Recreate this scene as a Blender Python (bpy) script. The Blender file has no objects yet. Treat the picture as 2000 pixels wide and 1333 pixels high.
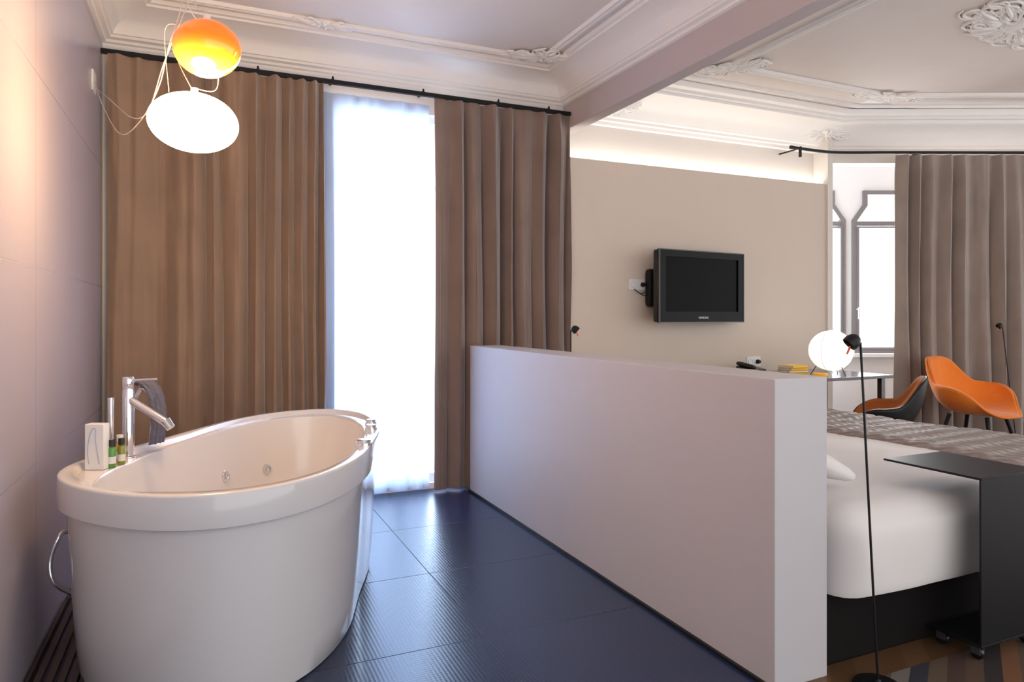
import bpy, bmesh, math, random
from mathutils import Vector, Matrix, noise
from mathutils.bvhtree import BVHTree
random.seed(4)
scene = bpy.context.scene
COL = scene.collection
F = 1349.0; H = 1.2; YAW = math.radians(24.0)
FW = Vector((math.sin(YAW), math.cos(YAW), 0)); RT = Vector((math.cos(YAW), -math.sin(YAW), 0))
def wp(u, v, d):   # survey measurement -> world point
    return Vector((0, 0, H)) + (FW + RT*((u-1000)/F) + Vector((0, 0, (618-v)/F)))*d

# ------------------------------------------------------------ materials
def mat(name, col, rough=0.5, metal=0.0, var=0.05, nscale=6.0, bump=0.0, bscale=60.0, sheen=0.0,
        coat=0.0, emit=None, estr=0.0, trans=0.0, spec=0.5):
    m = bpy.data.materials.new(name); m.use_nodes = True
    nt = m.node_tree; b = nt.nodes["Principled BSDF"]
    tc = nt.nodes.new("ShaderNodeTexCoord")
    n = nt.nodes.new("ShaderNodeTexNoise"); n.inputs["Scale"].default_value = nscale; n.inputs["Detail"].default_value = 4
    nt.links.new(tc.outputs["Object"], n.inputs["Vector"])
    r = nt.nodes.new("ShaderNodeMix"); r.data_type = 'RGBA'
    r.inputs["A"].default_value = (*[max(0, c*(1-var)) for c in col], 1)
    r.inputs["B"].default_value = (*[min(1, c*(1+var)) for c in col], 1)
    nt.links.new(n.outputs["Fac"], r.inputs["Factor"]); nt.links.new(r.outputs["Result"], b.inputs["Base Color"])
    b.inputs["Roughness"].default_value = rough; b.inputs["Metallic"].default_value = metal
    b.inputs["Sheen Weight"].default_value = sheen; b.inputs["Sheen Roughness"].default_value = 0.4
    b.inputs["Coat Weight"].default_value = coat; b.inputs["Specular IOR Level"].default_value = spec
    b.inputs["Transmission Weight"].default_value = trans
    if emit: b.inputs["Emission Color"].default_value = (*emit, 1); b.inputs["Emission Strength"].default_value = estr
    if bump:
        n2 = nt.nodes.new("ShaderNodeTexNoise"); n2.inputs["Scale"].default_value = bscale; n2.inputs["Detail"].default_value = 5
        nt.links.new(tc.outputs["Object"], n2.inputs["Vector"])
        bp = nt.nodes.new("ShaderNodeBump"); bp.inputs["Strength"].default_value = bump; bp.inputs["Distance"].default_value = 0.01
        nt.links.new(n2.outputs["Fac"], bp.inputs["Height"]); nt.links.new(bp.outputs["Normal"], b.inputs["Normal"])
    return m

def tile_mat(name, c1, c2, cm, axes, offs, size, rough, dot_scale, bump, mortar=0.0035, spec=.5):
    m = bpy.data.materials.new(name); m.use_nodes = True
    nt = m.node_tree; L = nt.links; b = nt.nodes["Principled BSDF"]; b.inputs["Specular IOR Level"].default_value = spec
    g = nt.nodes.new("ShaderNodeNewGeometry"); sp = nt.nodes.new("ShaderNodeSeparateXYZ"); L.new(g.outputs["Position"], sp.inputs[0])
    cb = nt.nodes.new("ShaderNodeCombineXYZ")
    for i, a in enumerate(axes):
        s = nt.nodes.new("ShaderNodeMath"); s.operation = 'SUBTRACT'; s.inputs[1].default_value = offs[i]
        L.new(sp.outputs[a], s.inputs[0]); L.new(s.outputs[0], cb.inputs[i])
    br = nt.nodes.new("ShaderNodeTexBrick"); br.offset = 0.0; br.squash = 1.0
    br.inputs["Scale"].default_value = 1.0; br.inputs["Brick Width"].default_value = size; br.inputs["Row Height"].default_value = size
    br.inputs["Mortar Size"].default_value = mortar; br.inputs["Mortar Smooth"].default_value = 0.2
    br.inputs["Color1"].default_value = (*c1, 1); br.inputs["Color2"].default_value = (*c2, 1); br.inputs["Mortar"].default_value = (*cm, 1)
    L.new(cb.outputs[0], br.inputs["Vector"]); L.new(br.outputs["Color"], b.inputs["Base Color"])
    vo = nt.nodes.new("ShaderNodeTexVoronoi"); vo.inputs["Scale"].default_value = dot_scale; vo.inputs["Randomness"].default_value = 0.0
    L.new(cb.outputs[0], vo.inputs["Vector"])
    b1 = nt.nodes.new("ShaderNodeBump"); b1.inputs["Strength"].default_value = bump; b1.inputs["Distance"].default_value = 0.004
    L.new(vo.outputs["Distance"], b1.inputs["Height"])
    b2 = nt.nodes.new("ShaderNodeBump"); b2.invert = True; b2.inputs["Strength"].default_value = 0.4; b2.inputs["Distance"].default_value = 0.003
    L.new(br.outputs["Fac"], b2.inputs["Height"]); L.new(b1.outputs["Normal"], b2.inputs["Normal"])
    L.new(b2.outputs["Normal"], b.inputs["Normal"])
    ad = nt.nodes.new("ShaderNodeMath"); ad.operation = 'ADD'; mu = nt.nodes.new("ShaderNodeMath"); mu.operation = 'MULTIPLY'; mu.inputs[1].default_value = .4
    L.new(br.outputs["Fac"], mu.inputs[0]); ad.inputs[0].default_value = rough; L.new(mu.outputs[0], ad.inputs[1]); L.new(ad.outputs[0], b.inputs["Roughness"])
    return m

M_floor = tile_mat("slate_tile", (.007, .019, .062), (.010, .024, .075), (.004, .006, .018), (0, 1), (.258, .30), .70, .27, 72, .13, .0024, .8)
M_lwall = tile_mat("wall_tile", (.47, .43, .49), (.45, .41, .47), (.36, .325, .37), (1, 2), (.13, -.01), .69, .28, 70, .06, .0026)
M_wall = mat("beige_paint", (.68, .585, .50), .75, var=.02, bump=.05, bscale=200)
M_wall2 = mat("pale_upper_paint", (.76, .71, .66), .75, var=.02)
M_white = mat("white_plaster", (.90, .87, .84), .7, var=.02)
M_ceil = mat("ceiling_paint", (.80, .73, .68), .8, var=.03)
M_beam = mat("beam_paint", (.55, .48, .475), .7, var=.02)
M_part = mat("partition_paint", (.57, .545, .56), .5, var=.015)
M_alc = mat("alcove_paint", (.93, .93, .94), .7, var=.01)
def velvet(name, c, sheen):
    m = mat(name, c, .8, var=.24, nscale=5, sheen=sheen, bump=.10, bscale=18)
    nt = m.node_tree; n = [x for x in nt.nodes if x.type == 'TEX_NOISE'][0]
    n.inputs["Distortion"].default_value = .3; n.inputs["Detail"].default_value = 6
    tc = [x for x in nt.nodes if x.type == 'TEX_COORD'][0]; mp = nt.nodes.new("ShaderNodeMapping"); mp.inputs["Scale"].default_value = (1, 1, .8)
    nt.links.new(tc.outputs["Object"], mp.inputs["Vector"]); nt.links.new(mp.outputs[0], n.inputs["Vector"]); return m
M_velvet_warm = velvet("brown_velvet_warm_lit", (.29, .195, .135), 1.0)  # left curtain: warm pendant light put into the base colour
M_velvet_cool = velvet("brown_velvet_cool_lit", (.235, .168, .14), .9)  # same velvet toned cooler and darker, away from the pendants' warm light
M_velvet2 = velvet("taupe_velvet", (.31, .25, .215), .7)
M_black = mat("black_metal", (.008, .008, .009), .45, var=.1, spec=.3)
M_blackpl = mat("black_plastic", (.012, .012, .013), .3, var=.1)
M_chrome = mat("chrome", (.8, .8, .82), .08, 1.0, var=.02)
M_tub = mat("white_acrylic", (.74, .725, .73), .14, var=.01, coat=.5)
M_duvet = mat("white_cotton", (.78, .745, .72), .8, var=.02, bump=.2, bscale=5, sheen=.2)
M_skirt = mat("black_fabric", (.012, .010, .010), .9, var=.2, spec=.1)
M_throw = mat("taupe_throw", (.25, .195, .17), .6, var=.2, nscale=20, sheen=.4, bump=.3, bscale=60)
M_orange = mat("orange_wool", (.85, .22, .018), .85, var=.08, nscale=40, sheen=.3, bump=.15, bscale=250)
M_orange2 = mat("rust_orange_wool", (.45, .14, .03), .85, var=.08, nscale=40, sheen=.2, bump=.15, bscale=250)
M_orpl = mat("orange_plastic", (.8, .10, .02), .4)
M_frame = mat("grey_window_frame", (.24, .225, .235), .5)
M_whitepl = mat("white_plastic", (.8, .8, .8), .35)
M_cable = mat("white_cable", (.66, .58, .52), .4)
M_towel = mat("slate_towel", (.13, .13, .18), .95, var=.3, nscale=60, bump=.5, bscale=150)
M_desk = mat("dark_desk", (.03, .017, .012), .18, var=.3, nscale=10, coat=.5)
M_screen = mat("screen_glass", (.003, .003, .003), .25, var=.1, spec=.06)
M_bezel = mat("tv_bezel", (.006, .006, .007), .25, spec=.12)
M_silver = mat("silver_trim", (.45, .45, .47), .3, .8)
M_edge = mat("dark_edge_trim", (.12, .12, .13), .4, .5)
M_glow = mat("glow_white", (1, 1, 1), .4, emit=(1, .63, .31), estr=58)
M_glow2 = mat("glow_lamp", (.75, .72, .66), .4, emit=(1, .94, .80), estr=1.1)
M_led = mat("led_strip", (1, 1, 1), .4, emit=(1, .96, .90), estr=20)

def ramp_emit(name, stops, strength, zlo, zhi):
    m = bpy.data.materials.new(name); m.use_nodes = True; nt = m.node_tree; L = nt.links; b = nt.nodes["Principled BSDF"]
    tc = nt.nodes.new("ShaderNodeTexCoord"); sp = nt.nodes.new("ShaderNodeSeparateXYZ"); L.new(tc.outputs["Object"], sp.inputs[0])
    mr = nt.nodes.new("ShaderNodeMapRange"); mr.inputs["From Min"].default_value = zlo; mr.inputs["From Max"].default_value = zhi
    L.new(sp.outputs["Z"], mr.inputs["Value"]); cr = nt.nodes.new("ShaderNodeValToRGB"); L.new(mr.outputs["Result"], cr.inputs[0])
    e = cr.color_ramp.elements
    while len(e) > 1: e.remove(e[-1])
    e[0].position = stops[0][0]; e[0].color = (*stops[0][1], 1)
    for p, c in stops[1:]:
        x = e.new(p); x.color = (*c, 1)
    L.new(cr.outputs[0], b.inputs["Base Color"]); L.new(cr.outputs[0], b.inputs["Emission Color"])
    b.inputs["Emission Strength"].default_value = strength; b.inputs["Roughness"].default_value = .1; b.inputs["Coat Weight"].default_value = .5
    return m

def sheer_mat():
    m = bpy.data.materials.new("sheer_voile"); m.use_nodes = True; nt = m.node_tree; L = nt.links
    nt.nodes.remove(nt.nodes["Principled BSDF"]); out = nt.nodes["Material Output"]
    tr = nt.nodes.new("ShaderNodeBsdfTransparent"); tl = nt.nodes.new("ShaderNodeBsdfTranslucent"); df = nt.nodes.new("ShaderNodeBsdfDiffuse")
    tc = nt.nodes.new("ShaderNodeTexCoord"); n = nt.nodes.new("ShaderNodeTexNoise"); n.inputs["Scale"].default_value = 300; L.new(tc.outputs["Object"], n.inputs["Vector"])
    mr = nt.nodes.new("ShaderNodeMapRange"); mr.inputs["To Min"].default_value = .90; mr.inputs["To Max"].default_value = .96; L.new(n.outputs["Fac"], mr.inputs["Value"])
    tl.inputs[0].default_value = (.60, .68, .84, 1); df.inputs[0].default_value = (.66, .72, .84, 1)
    a = nt.nodes.new("ShaderNodeMixShader"); a.inputs[0].default_value = .5; L.new(tl.outputs[0], a.inputs[1]); L.new(df.outputs[0], a.inputs[2])
    b = nt.nodes.new("ShaderNodeMixShader"); L.new(mr.outputs["Result"], b.inputs[0]); L.new(tr.outputs[0], b.inputs[1]); L.new(a.outputs[0], b.inputs[2])
    L.new(b.outputs[0], out.inputs[0]); return m
M_sheer = sheer_mat()

def stripes_mat(name, cols, scale, ang, wood=False):
    m = bpy.data.materials.new(name); m.use_nodes = True; nt = m.node_tree; L = nt.links; b = nt.nodes["Principled BSDF"]
    g = nt.nodes.new("ShaderNodeNewGeometry"); mp = nt.nodes.new("ShaderNodeMapping"); mp.inputs["Rotation"].default_value = (0, 0, ang)
    L.new(g.outputs["Position"], mp.inputs["Vector"]); sp = nt.nodes.new("ShaderNodeSeparateXYZ"); L.new(mp.outputs[0], sp.inputs[0])
    mu = nt.nodes.new("ShaderNodeMath"); mu.operation = 'MULTIPLY'; mu.inputs[1].default_value = scale; L.new(sp.outputs[0], mu.inputs[0])
    fr = nt.nodes.new("ShaderNodeMath"); fr.operation = 'FRACT'; L.new(mu.outputs[0], fr.inputs[0])
    cr = nt.nodes.new("ShaderNodeValToRGB"); cr.color_ramp.interpolation = 'CONSTANT'; L.new(fr.outputs[0], cr.inputs[0])
    e = cr.color_ramp.elements
    while len(e) > 1: e.remove(e[-1])
    e[0].position = 0; e[0].color = (*cols[0], 1)
    for i, c in enumerate(cols[1:]):
        x = e.new((i+1)/len(cols)); x.color = (*c, 1)
    L.new(cr.outputs[0], b.inputs["Base Color"]); b.inputs["Roughness"].default_value = .4 if wood else .95
    return m
M_rug = stripes_mat("striped_rug", [(.08, .045, .025), (.02, .014, .012), (.16, .065, .025), (.09, .055, .035), (.16, .14, .12), (.025, .025, .035), (.10, .065, .04), (.06, .03, .02)], 2.4, 1.0)
M_wood = stripes_mat("oak_floor", [(.13, .065, .03), (.15, .08, .038), (.11, .06, .028), (.135, .07, .035)], 3.0, .785, True)

# ------------------------------------------------------------ geometry (V,F) helpers in world coordinates
def G_box(x0, x1, y0, y1, z0, z1):
    V = [Vector((x, y, z)) for x in (x0, x1) for y in (y0, y1) for z in (z0, z1)]
    return V, [(0, 1, 3, 2), (4, 6, 7, 5), (0, 4, 5, 1), (2, 3, 7, 6), (0, 2, 6, 4), (1, 5, 7, 3)]
def G_join(*gs):
    V = []; Fc = []
    for g in gs:
        o = len(V); V += g[0]; Fc += [tuple(i+o for i in f) for f in g[1]]
    return V, Fc
def G_tf(g, M): return [M @ Vector(v) for v in g[0]], g[1]
def crom(P, n=8, closed=False):
    P = [Vector(p) for p in P]; out = []; N = len(P)
    for i in range(N if closed else N-1):
        if closed: p0, p1, p2, p3 = P[i-1], P[i], P[(i+1) % N], P[(i+2) % N]
        else: p0, p1, p2, p3 = P[max(i-1, 0)], P[i], P[i+1], P[min(i+2, N-1)]
        for j in range(n):
            t = j/n
            out.append(.5*((2*p1)+(p2-p0)*t+(2*p0-5*p1+4*p2-p3)*t*t+(3*p1-p0-3*p2+p3)*t**3))
    if not closed: out.append(P[-1])
    return out
def G_tube(P, r, seg=8, n=6, closed=False, smooth=True):
    pts = crom(P, n, closed) if smooth else [Vector(p) for p in P]
    N = len(pts); V = []; Fc = []; up = None
    for i, p in enumerate(pts):
        a = pts[i-1] if (i > 0 or closed) else p; b = pts[(i+1) % N] if (i < N-1 or closed) else p
        t = (b-a).normalized()
        if up is None:
            up = Vector((0, 0, 1)) if abs(t.z) < .9 else Vector((1, 0, 0))
        s = t.cross(up).normalized(); up = s.cross(t).normalized()
        rr = r(i/(N-1)) if callable(r) else r
        for k in range(seg):
            an = 2*math.pi*k/seg; V.append(p+(s*math.cos(an)+up*math.sin(an))*rr)
    for i in range(N if closed else N-1):
        j = (i+1) % N
        for k in range(seg):
            l = (k+1) % seg; Fc.append((i*seg+k, i*seg+l, j*seg+l, j*seg+k))
    if not closed:
        Fc.append(tuple(range(seg))); Fc.append(tuple((N-1)*seg+k for k in reversed(range(seg))))
    return V, Fc
def G_cyl(p0, p1, r0, r1=None, seg=24):
    r1 = r0 if r1 is None else r1
    return G_tube([p0, p1], lambda t: r0+(r1-r0)*t, seg, 1, smooth=False)
def G_lathe(prof, c=(0, 0, 0), seg=40, M=None):
    V = []; Fc = []; n = len(prof)
    for k in range(seg):
        a = 2*math.pi*k/seg
        for r, z in prof: V.append(Vector((c[0]+r*math.cos(a), c[1]+r*math.sin(a), c[2]+z)))
    for k in range(seg):
        l = (k+1) % seg
        for i in range(n-1): Fc.append((k*n+i, l*n+i, l*n+i+1, k*n+i+1))
    return V, Fc
def G_ell(c, a, b, h, seg=40, rings=24, z0=-1, z1=1, asym=0):
    prof = []
    t0 = math.asin(z0); t1 = math.asin(z1)
    for i in range(rings+1):
        t = t0+(t1-t0)*i/rings; prof.append((max(math.cos(t), 1e-4), math.sin(t)))
    V, Fc = G_lathe(prof, seg=seg)
    return [Vector((c[0]+v.x*a*(1+asym*v.x), c[1]+v.y*b, c[2]+v.z*h)) for v in V], Fc
def G_rbox(x0, x1, y0, y1, z0, z1, r, n=(10, 10, 10), disp=None, skip=()):
    lo = Vector((x0, y0, z0)); hi = Vector((x1, y1, z1)); V = []; Fc = []
    rr = [min(r, (hi[i]-lo[i])/2) for i in range(3)]
    for ax in range(3):
        u, w = [(1, 2), (2, 0), (0, 1)][ax]
        for side in (0, 1):
            if (ax, side) in skip: continue
            o = len(V)
            for i in range(n[u]+1):
                for j in range(n[w]+1):
                    p = Vector((0, 0, 0)); p[ax] = hi[ax] if side else lo[ax]
                    p[u] = lo[u]+(hi[u]-lo[u])*i/n[u]; p[w] = lo[w]+(hi[w]-lo[w])*j/n[w]
                    c = Vector([min(max(p[q], lo[q]+rr[q]), hi[q]-rr[q]) for q in range(3)])
                    d = Vector([(p[q]-c[q])/max(rr[q], 1e-6) for q in range(3)])
                    if d.length > 0:
                        d.normalize(); p = Vector([c[q]+d[q]*rr[q] for q in range(3)])
                    if disp: p = p+disp(p, d)
                    V.append(p)
            for i in range(n[u]):
                for j in range(n[w]):
                    a = o+i*(n[w]+1)+j; q = (a, a+n[w]+1, a+n[w]+2, a+1)
                    Fc.append(q if side else q[::-1])
    return V, Fc
def G_sweep(path, prof, side=-1):   # mitred sweep of (inset, z) profile, interior on the right hand
    P = [Vector((p[0], p[1])) for p in path]; V = []; Fc = []; n = len(prof)
    for i, p in enumerate(P):
        ds = []
        if i > 0: ds.append((P[i]-P[i-1]).normalized())
        if i < len(P)-1: ds.append((P[i+1]-P[i]).normalized())
        ns = [Vector((d.y, -d.x)) for d in ds]
        m = ns[0] if len(ns) == 1 else (ns[0]+ns[1])/(1+ns[0].dot(ns[1]))
        for o, z in prof: V.append(Vector((p.x+m.x*o, p.y+m.y*o, z)))
    for i in range(len(P)-1):
        for k in range(n-1): Fc.append((i*n+k, (i+1)*n+k, (i+1)*n+k+1, i*n+k+1))
    return V, Fc

def to_mesh(name, g, M=None, smooth=True, merge=0.0):
    me = bpy.data.meshes.new(name)
    V = g[0] if M is None else [M @ v for v in g[0]]
    me.from_pydata([tuple(v) for v in V], [], g[1]); me.update()
    bm = bmesh.new(); bm.from_mesh(me)
    if merge: bmesh.ops.remove_doubles(bm, verts=bm.verts, dist=merge)
    bmesh.ops.recalc_face_normals(bm, faces=bm.faces)
    bm.to_mesh(me); bm.free()
    if smooth:
        for p in me.polygons: p.use_smooth = True
        try: me.set_sharp_from_angle(angle=math.radians(40))
        except Exception: pass
    return me
def bev(o, w, s=2):
    m = o.modifiers.new("bevel", 'BEVEL'); m.width = w; m.segments = s; m.limit_method = 'ANGLE'
ROOTM = {}
def root(name, loc, label, cat, rotz=0, group=None):
    e = bpy.data.objects.new(name, None); COL.objects.link(e); e.empty_display_size = .1
    e.location = loc; e.rotation_euler = (0, 0, rotz); e["label"] = label; e["category"] = cat
    if group: e["group"] = group
    ROOTM[e.name] = Matrix.Translation(Vector(loc)) @ Matrix.Rotation(rotz, 4, 'Z'); return e
def part(rt, name, g, m, bevel=0, smooth=True, label=None, local=False, merge=0, parent=None):
    """g in world coords (or root-local if local)."""
    M = Matrix.Identity(4) if local else ROOTM[rt.name].inverted()
    V = [M @ Vector(v) for v in g[0]]
    lo = Vector([min(v[i] for v in V) for i in range(3)]); hi = Vector([max(v[i] for v in V) for i in range(3)])
    c = (lo+hi)/2
    me = to_mesh(name, (V, g[1]), Matrix.Translation(-c), smooth, merge); me.materials.append(m)
    o = bpy.data.objects.new(name, me); COL.objects.link(o)
    if parent is not None:
        o.parent = parent; o.location = c-Vector(parent["_c"]) 
    else:
        o.parent = rt; o.location = c
    o["_c"] = tuple(c)
    if bevel: bev(o, bevel)
    if label: o["label"] = label
    return o
def top(name, g, m, label, cat, bevel=0, smooth=True, group=None, merge=0, kind=None):
    V = [Vector(v) for v in g[0]]
    lo = Vector([min(v[i] for v in V) for i in range(3)]); hi = Vector([max(v[i] for v in V) for i in range(3)])
    c = Vector(((lo.x+hi.x)/2, (lo.y+hi.y)/2, lo.z))
    me = to_mesh(name, (V, g[1]), Matrix.Translation(-c), smooth, merge); me.materials.append(m)
    o = bpy.data.objects.new(name, me); COL.objects.link(o); o.location = c
    if label: o["label"] = label
    if cat: o["category"] = cat
    if group: o["group"] = group
    if kind: o["kind"] = kind
    if bevel: bev(o, bevel)
    return o
def struct(name, g, m, label, cat, bevel=0, smooth=False, merge=0):
    return top(name, g, m, label, cat, bevel, smooth, kind="structure", merge=merge)
def G_poly(loops, thick, M):
    cu = bpy.data.curves.new("tmp", 'CURVE'); cu.dimensions = '2D'; cu.fill_mode = 'BOTH'; cu.extrude = thick/2
    for lp in loops:
        s = cu.splines.new('POLY'); s.points.add(len(lp)-1); s.use_cyclic_u = True
        for i, p in enumerate(lp): s.points[i].co = (p[0], p[1], 0, 1)
    o = bpy.data.objects.new("tmp", cu); COL.objects.link(o)
    dg = bpy.context.evaluated_depsgraph_get(); dg.update(); me = bpy.data.meshes.new_from_object(o.evaluated_get(dg))
    V = [M @ v.co for v in me.vertices]; Fc = [tuple(p.vertices) for p in me.polygons]
    bpy.data.objects.remove(o); bpy.data.curves.remove(cu); bpy.data.meshes.remove(me)
    return V, Fc
def G_text(body, size, M, depth=.001):
    cu = bpy.data.curves.new("tmp", 'FONT'); cu.body = body; cu.size = size; cu.extrude = depth; cu.align_x = 'CENTER'
    o = bpy.data.objects.new("tmp", cu); COL.objects.link(o)
    dg = bpy.context.evaluated_depsgraph_get(); dg.update(); me = bpy.data.meshes.new_from_object(o.evaluated_get(dg))
    V = [M @ v.co for v in me.vertices]; Fc = [tuple(p.vertices) for p in me.polygons]
    bpy.data.objects.remove(o); bpy.data.curves.remove(cu); bpy.data.meshes.remove(me)
    return V, Fc

# ------------------------------------------------------------ ROOM
ZC = 2.98; YB = 4.62
struct("floor", G_box(-.64, 1.78, -1.5, 4.62, -.1, 0), M_floor, "dark slate embossed square floor tiles", "floor")
struct("floor.001", G_join(G_box(1.78, 8.4, -1.5, 4.62, -.1, 0), G_box(5.0, 8.4, 4.62, 6.3, -.1, 0)), M_wood, "oak parquet floor of the bedroom", "floor")
struct("wall_left", G_box(-.64, -.54, -1.5, 4.72, 0, 3.08), M_lwall, "lilac grey embossed square wall tiles", "wall")
RX = Matrix(((1, 0, 0, 0), (0, 0, 1, 0), (0, 1, 0, 0), (0, 0, 0, 1)))
def wall_xz(loops, y, th): return G_poly(loops, th, Matrix.Translation((0, y+th/2, 0)) @ RX)
WX0, WX1, WZ0, WZ1 = .78, 1.70, .04, 2.60
struct("wall_back", wall_xz([[(-.64, 0), (2.488, 0), (2.488, 3.08), (-.64, 3.08)], [(WX0, WZ0), (WX1, WZ0), (WX1, WZ1), (WX0, WZ1)]], YB, .12),
       M_white, "plaster wall with a tall french window opening", "wall")
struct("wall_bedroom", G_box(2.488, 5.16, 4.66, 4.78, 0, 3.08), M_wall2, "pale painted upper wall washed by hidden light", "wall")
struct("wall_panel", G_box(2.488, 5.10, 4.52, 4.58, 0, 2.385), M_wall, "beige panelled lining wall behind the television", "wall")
struct("wall_pier", G_box(5.10, 5.16, 4.50, 4.70, 0, 2.98), M_wall2, "narrow painted wall pier beside the bay", "wall")
led = top("led_strip", G_box(2.50, 5.08, 4.60, 4.625, 2.352, 2.36), M_led, "hidden linear light glowing behind wall panel top", "light strip")
dv = Vector((.911, -.412, 0)); nv = Vector((.412, .911, 0))
o0 = Vector((5.16, 4.62, 0))
MD = Matrix((( dv.x, 0, nv.x, 0), (dv.y, 0, nv.y, 0), (0, 1, 0, 0), (0, 0, 0, 1)))
def diag(loops, org, off, th): return G_poly(loops, th, Matrix.Translation(org+nv*(off+th/2)) @ MD)
struct("wall_bay", diag([[(0, 2.60), (2.2, 2.60), (2.2, 0), (3.35, 0), (3.35, 3.08), (0, 3.08)]], o0, 0, .14), M_wall2, "angled wall with wide bay opening", "wall")
p0 = Vector((5.43, 5.28, 0))
def wout(s0, w, z0=.825, hh=1.65, cx=.11):
    return [(s0, z0), (s0+w, z0), (s0+w, z0+hh-.30), (s0+w-cx, z0+hh-.14), (s0+w-cx, z0+hh), (s0+cx, z0+hh), (s0+cx, z0+hh-.14), (s0, z0+hh-.30)]
wins = [(-.15, .72), (.64, .72), (1.45, .70)]
struct("wall_alcove", diag([[(-.4, 0), (2.6, 0), (2.6, 2.9), (-.4, 2.9)]]+[wout(s, w) for s, w in wins], p0, 0, .12), M_alc, "white bay wall with chamfered windows", "wall")
struct("wall_alcove_side", G_poly([[(0, 0), (.86, 0), (.86, 2.9), (0, 2.9)]], .08, Matrix.Translation((5.17, 4.72, 0)) @ Matrix(((-.13, 0, -.991, 0), (.991, 0, -.13, 0), (0, 1, 0, 0), (0, 0, 0, 1)))), M_alc, "white reveal of the window bay", "wall")
struct("ceiling.001", G_box(5.0, 8.3, 4.0, 6.0, 2.985, 3.08), M_alc, "white ceiling over the window bay", "ceiling")
struct("ceiling", G_box(-.64, 8.3, -1.5, 4.0, ZC, 3.08), M_ceil, "beige grey painted ceiling", "ceiling")
struct("ceiling.002", G_box(-.64, 5.0, 4.0, 4.78, ZC, 3.08), M_ceil, "beige grey painted ceiling edge strip", "ceiling")
# inset polygon helper for frames
def inset(lp, d):
    n = len(lp); out = []
    for i in range(n):
        a, b, c = Vector(lp[i-1]), Vector(lp[i]), Vector(lp[(i+1) % n])
        d1 = (b-a).normalized(); d2 = (c-b).normalized(); n1 = Vector((-d1.y, d1.x)); n2 = Vector((-d2.y, d2.x))
        m = (n1+n2)/(1+n1.dot(n2)); out.append(tuple(b+m*d))
    return out
for i, (s, w) in enumerate(wins):
    lp = wout(s, w); zt = 2.14
    r = root("window_%d" % (i+2), tuple(p0+dv*(s+w/2)+Vector((0, 0, .825))), "grey framed chamfered casement window in the bay", "window"); r["kind"] = "structure"
    part(r, "window_frame", diag([lp, inset(lp, .042)], p0, -.03, .09), M_frame, .004, smooth=False)
    part(r, "transom", diag([[(s+.04, zt-.022), (s+w-.04, zt-.022), (s+w-.04, zt+.022), (s+.04, zt+.022)]], p0, -.025, .07), M_frame, .004, smooth=False)
    c = p0+dv*(s+.035)-nv*.045
    part(r, "handle", G_join(G_cyl(c+Vector((0, 0, 1.27)), c-nv*.04+Vector((0, 0, 1.27)), .008), G_cyl(c-nv*.04+Vector((0, 0, 1.29)), c-nv*.04+Vector((0, 0, 1.17)), .009)), M_whitepl)
    casing = [(s+.042, .867), (s+w-.042, .867), (s+w-.042, zt-.03), (s+.042, zt-.03)]
    part(r, "sash", diag([casing, inset(casing, .018)], p0, -.045, .05), M_frame, .003, smooth=False)
struct("trim_7", diag([[(-.1, .79), (2.5, .79), (2.5, .825), (-.1, .825)]], p0, -.12, .14), M_alc, "white window sill ledge in the bay", "window sill", .004)
# french window frame
r = root("window_1", (1.25, 4.66, .04), "tall white french window behind sheer curtain", "window"); r["kind"] = "structure"
part(r, "window_frame", wall_xz([[(WX0, WZ0), (WX1, WZ0), (WX1, WZ1), (WX0, WZ1)], [(WX0+.05, .10), (1.65, .10), (1.65, 2.55), (WX0+.05, 2.55)]], 4.66, .06), M_alc, smooth=False)
part(r, "mullion", G_box(1.22, 1.26, 4.665, 4.715, .10, 2.55), M_alc, .004)
part(r, "transom", G_box(WX0+.05, 1.65, 4.67, 4.71, 2.08, 2.12), M_alc, .004)

# cornices
bath = [(-.54, -1.5), (-.54, YB), (2.48, YB), (2.48, -1.5)]
prof = [(0, 2.785), (.018, 2.79), (.022, 2.805), (.045, 2.812), (.05, 2.825), (.06, 2.828), (.065, 2.845), (.085, 2.875), (.12, 2.905), (.17, 2.93), (.22, 2.942), (.24, 2.944), (.245, 2.955), (.265, 2.958), (.275, 2.979)]
struct("trim_1", G_sweep(bath, prof), M_white, "white moulded plaster cornice", "cornice", smooth=True)
def bead(o, w, d): return [(o, ZC+.002), (o, ZC-d*.6), (o+w*.15, ZC-d), (o+w*.4, ZC-d), (o+w*.5, ZC-d*.5), (o+w*.6, ZC-d*.9), (o+w*.85, ZC-d), (o+w, ZC-d*.4), (o+w, ZC+.002)]
struct("trim_2", G_sweep(bath, bead(.32, .06, .02)), M_white, "white plaster frame moulding on ceiling", "ceiling moulding", smooth=True)
bed = [(2.58, -1.5), (2.58, 4.66), (5.16, 4.66), (8.2, 3.285), (8.2, -1.5)]
prof2 = [(0, 2.69), (.025, 2.695), (.03, 2.72), (.05, 2.725), (.055, 2.745), (.075, 2.75), (.10, 2.79), (.16, 2.84), (.24, 2.875), (.31, 2.89), (.33, 2.89), (.335, 2.91), (.36, 2.915), (.37, 2.935), (.42, 2.94), (.43, 2.979)]
struct("trim_3", G_sweep(bed, prof2), M_white, "white moulded plaster cornice with deep cove", "cornice", smooth=True)
struct("trim_4", G_sweep(bed, bead(.50, .05, .015)), M_white, "slim white plaster ceiling moulding", "ceiling moulding", smooth=True)
struct("trim_5", G_sweep(bed, bead(.78, .07, .022)), M_white, "white plaster panel frame on ceiling", "ceiling moulding", smooth=True)
struct("trim_6", G_box(2.48, 2.58, -1.5, 4.66, 2.60, ZC), M_beam, "lilac beige ceiling beam between two rooms", "beam", .006)

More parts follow.
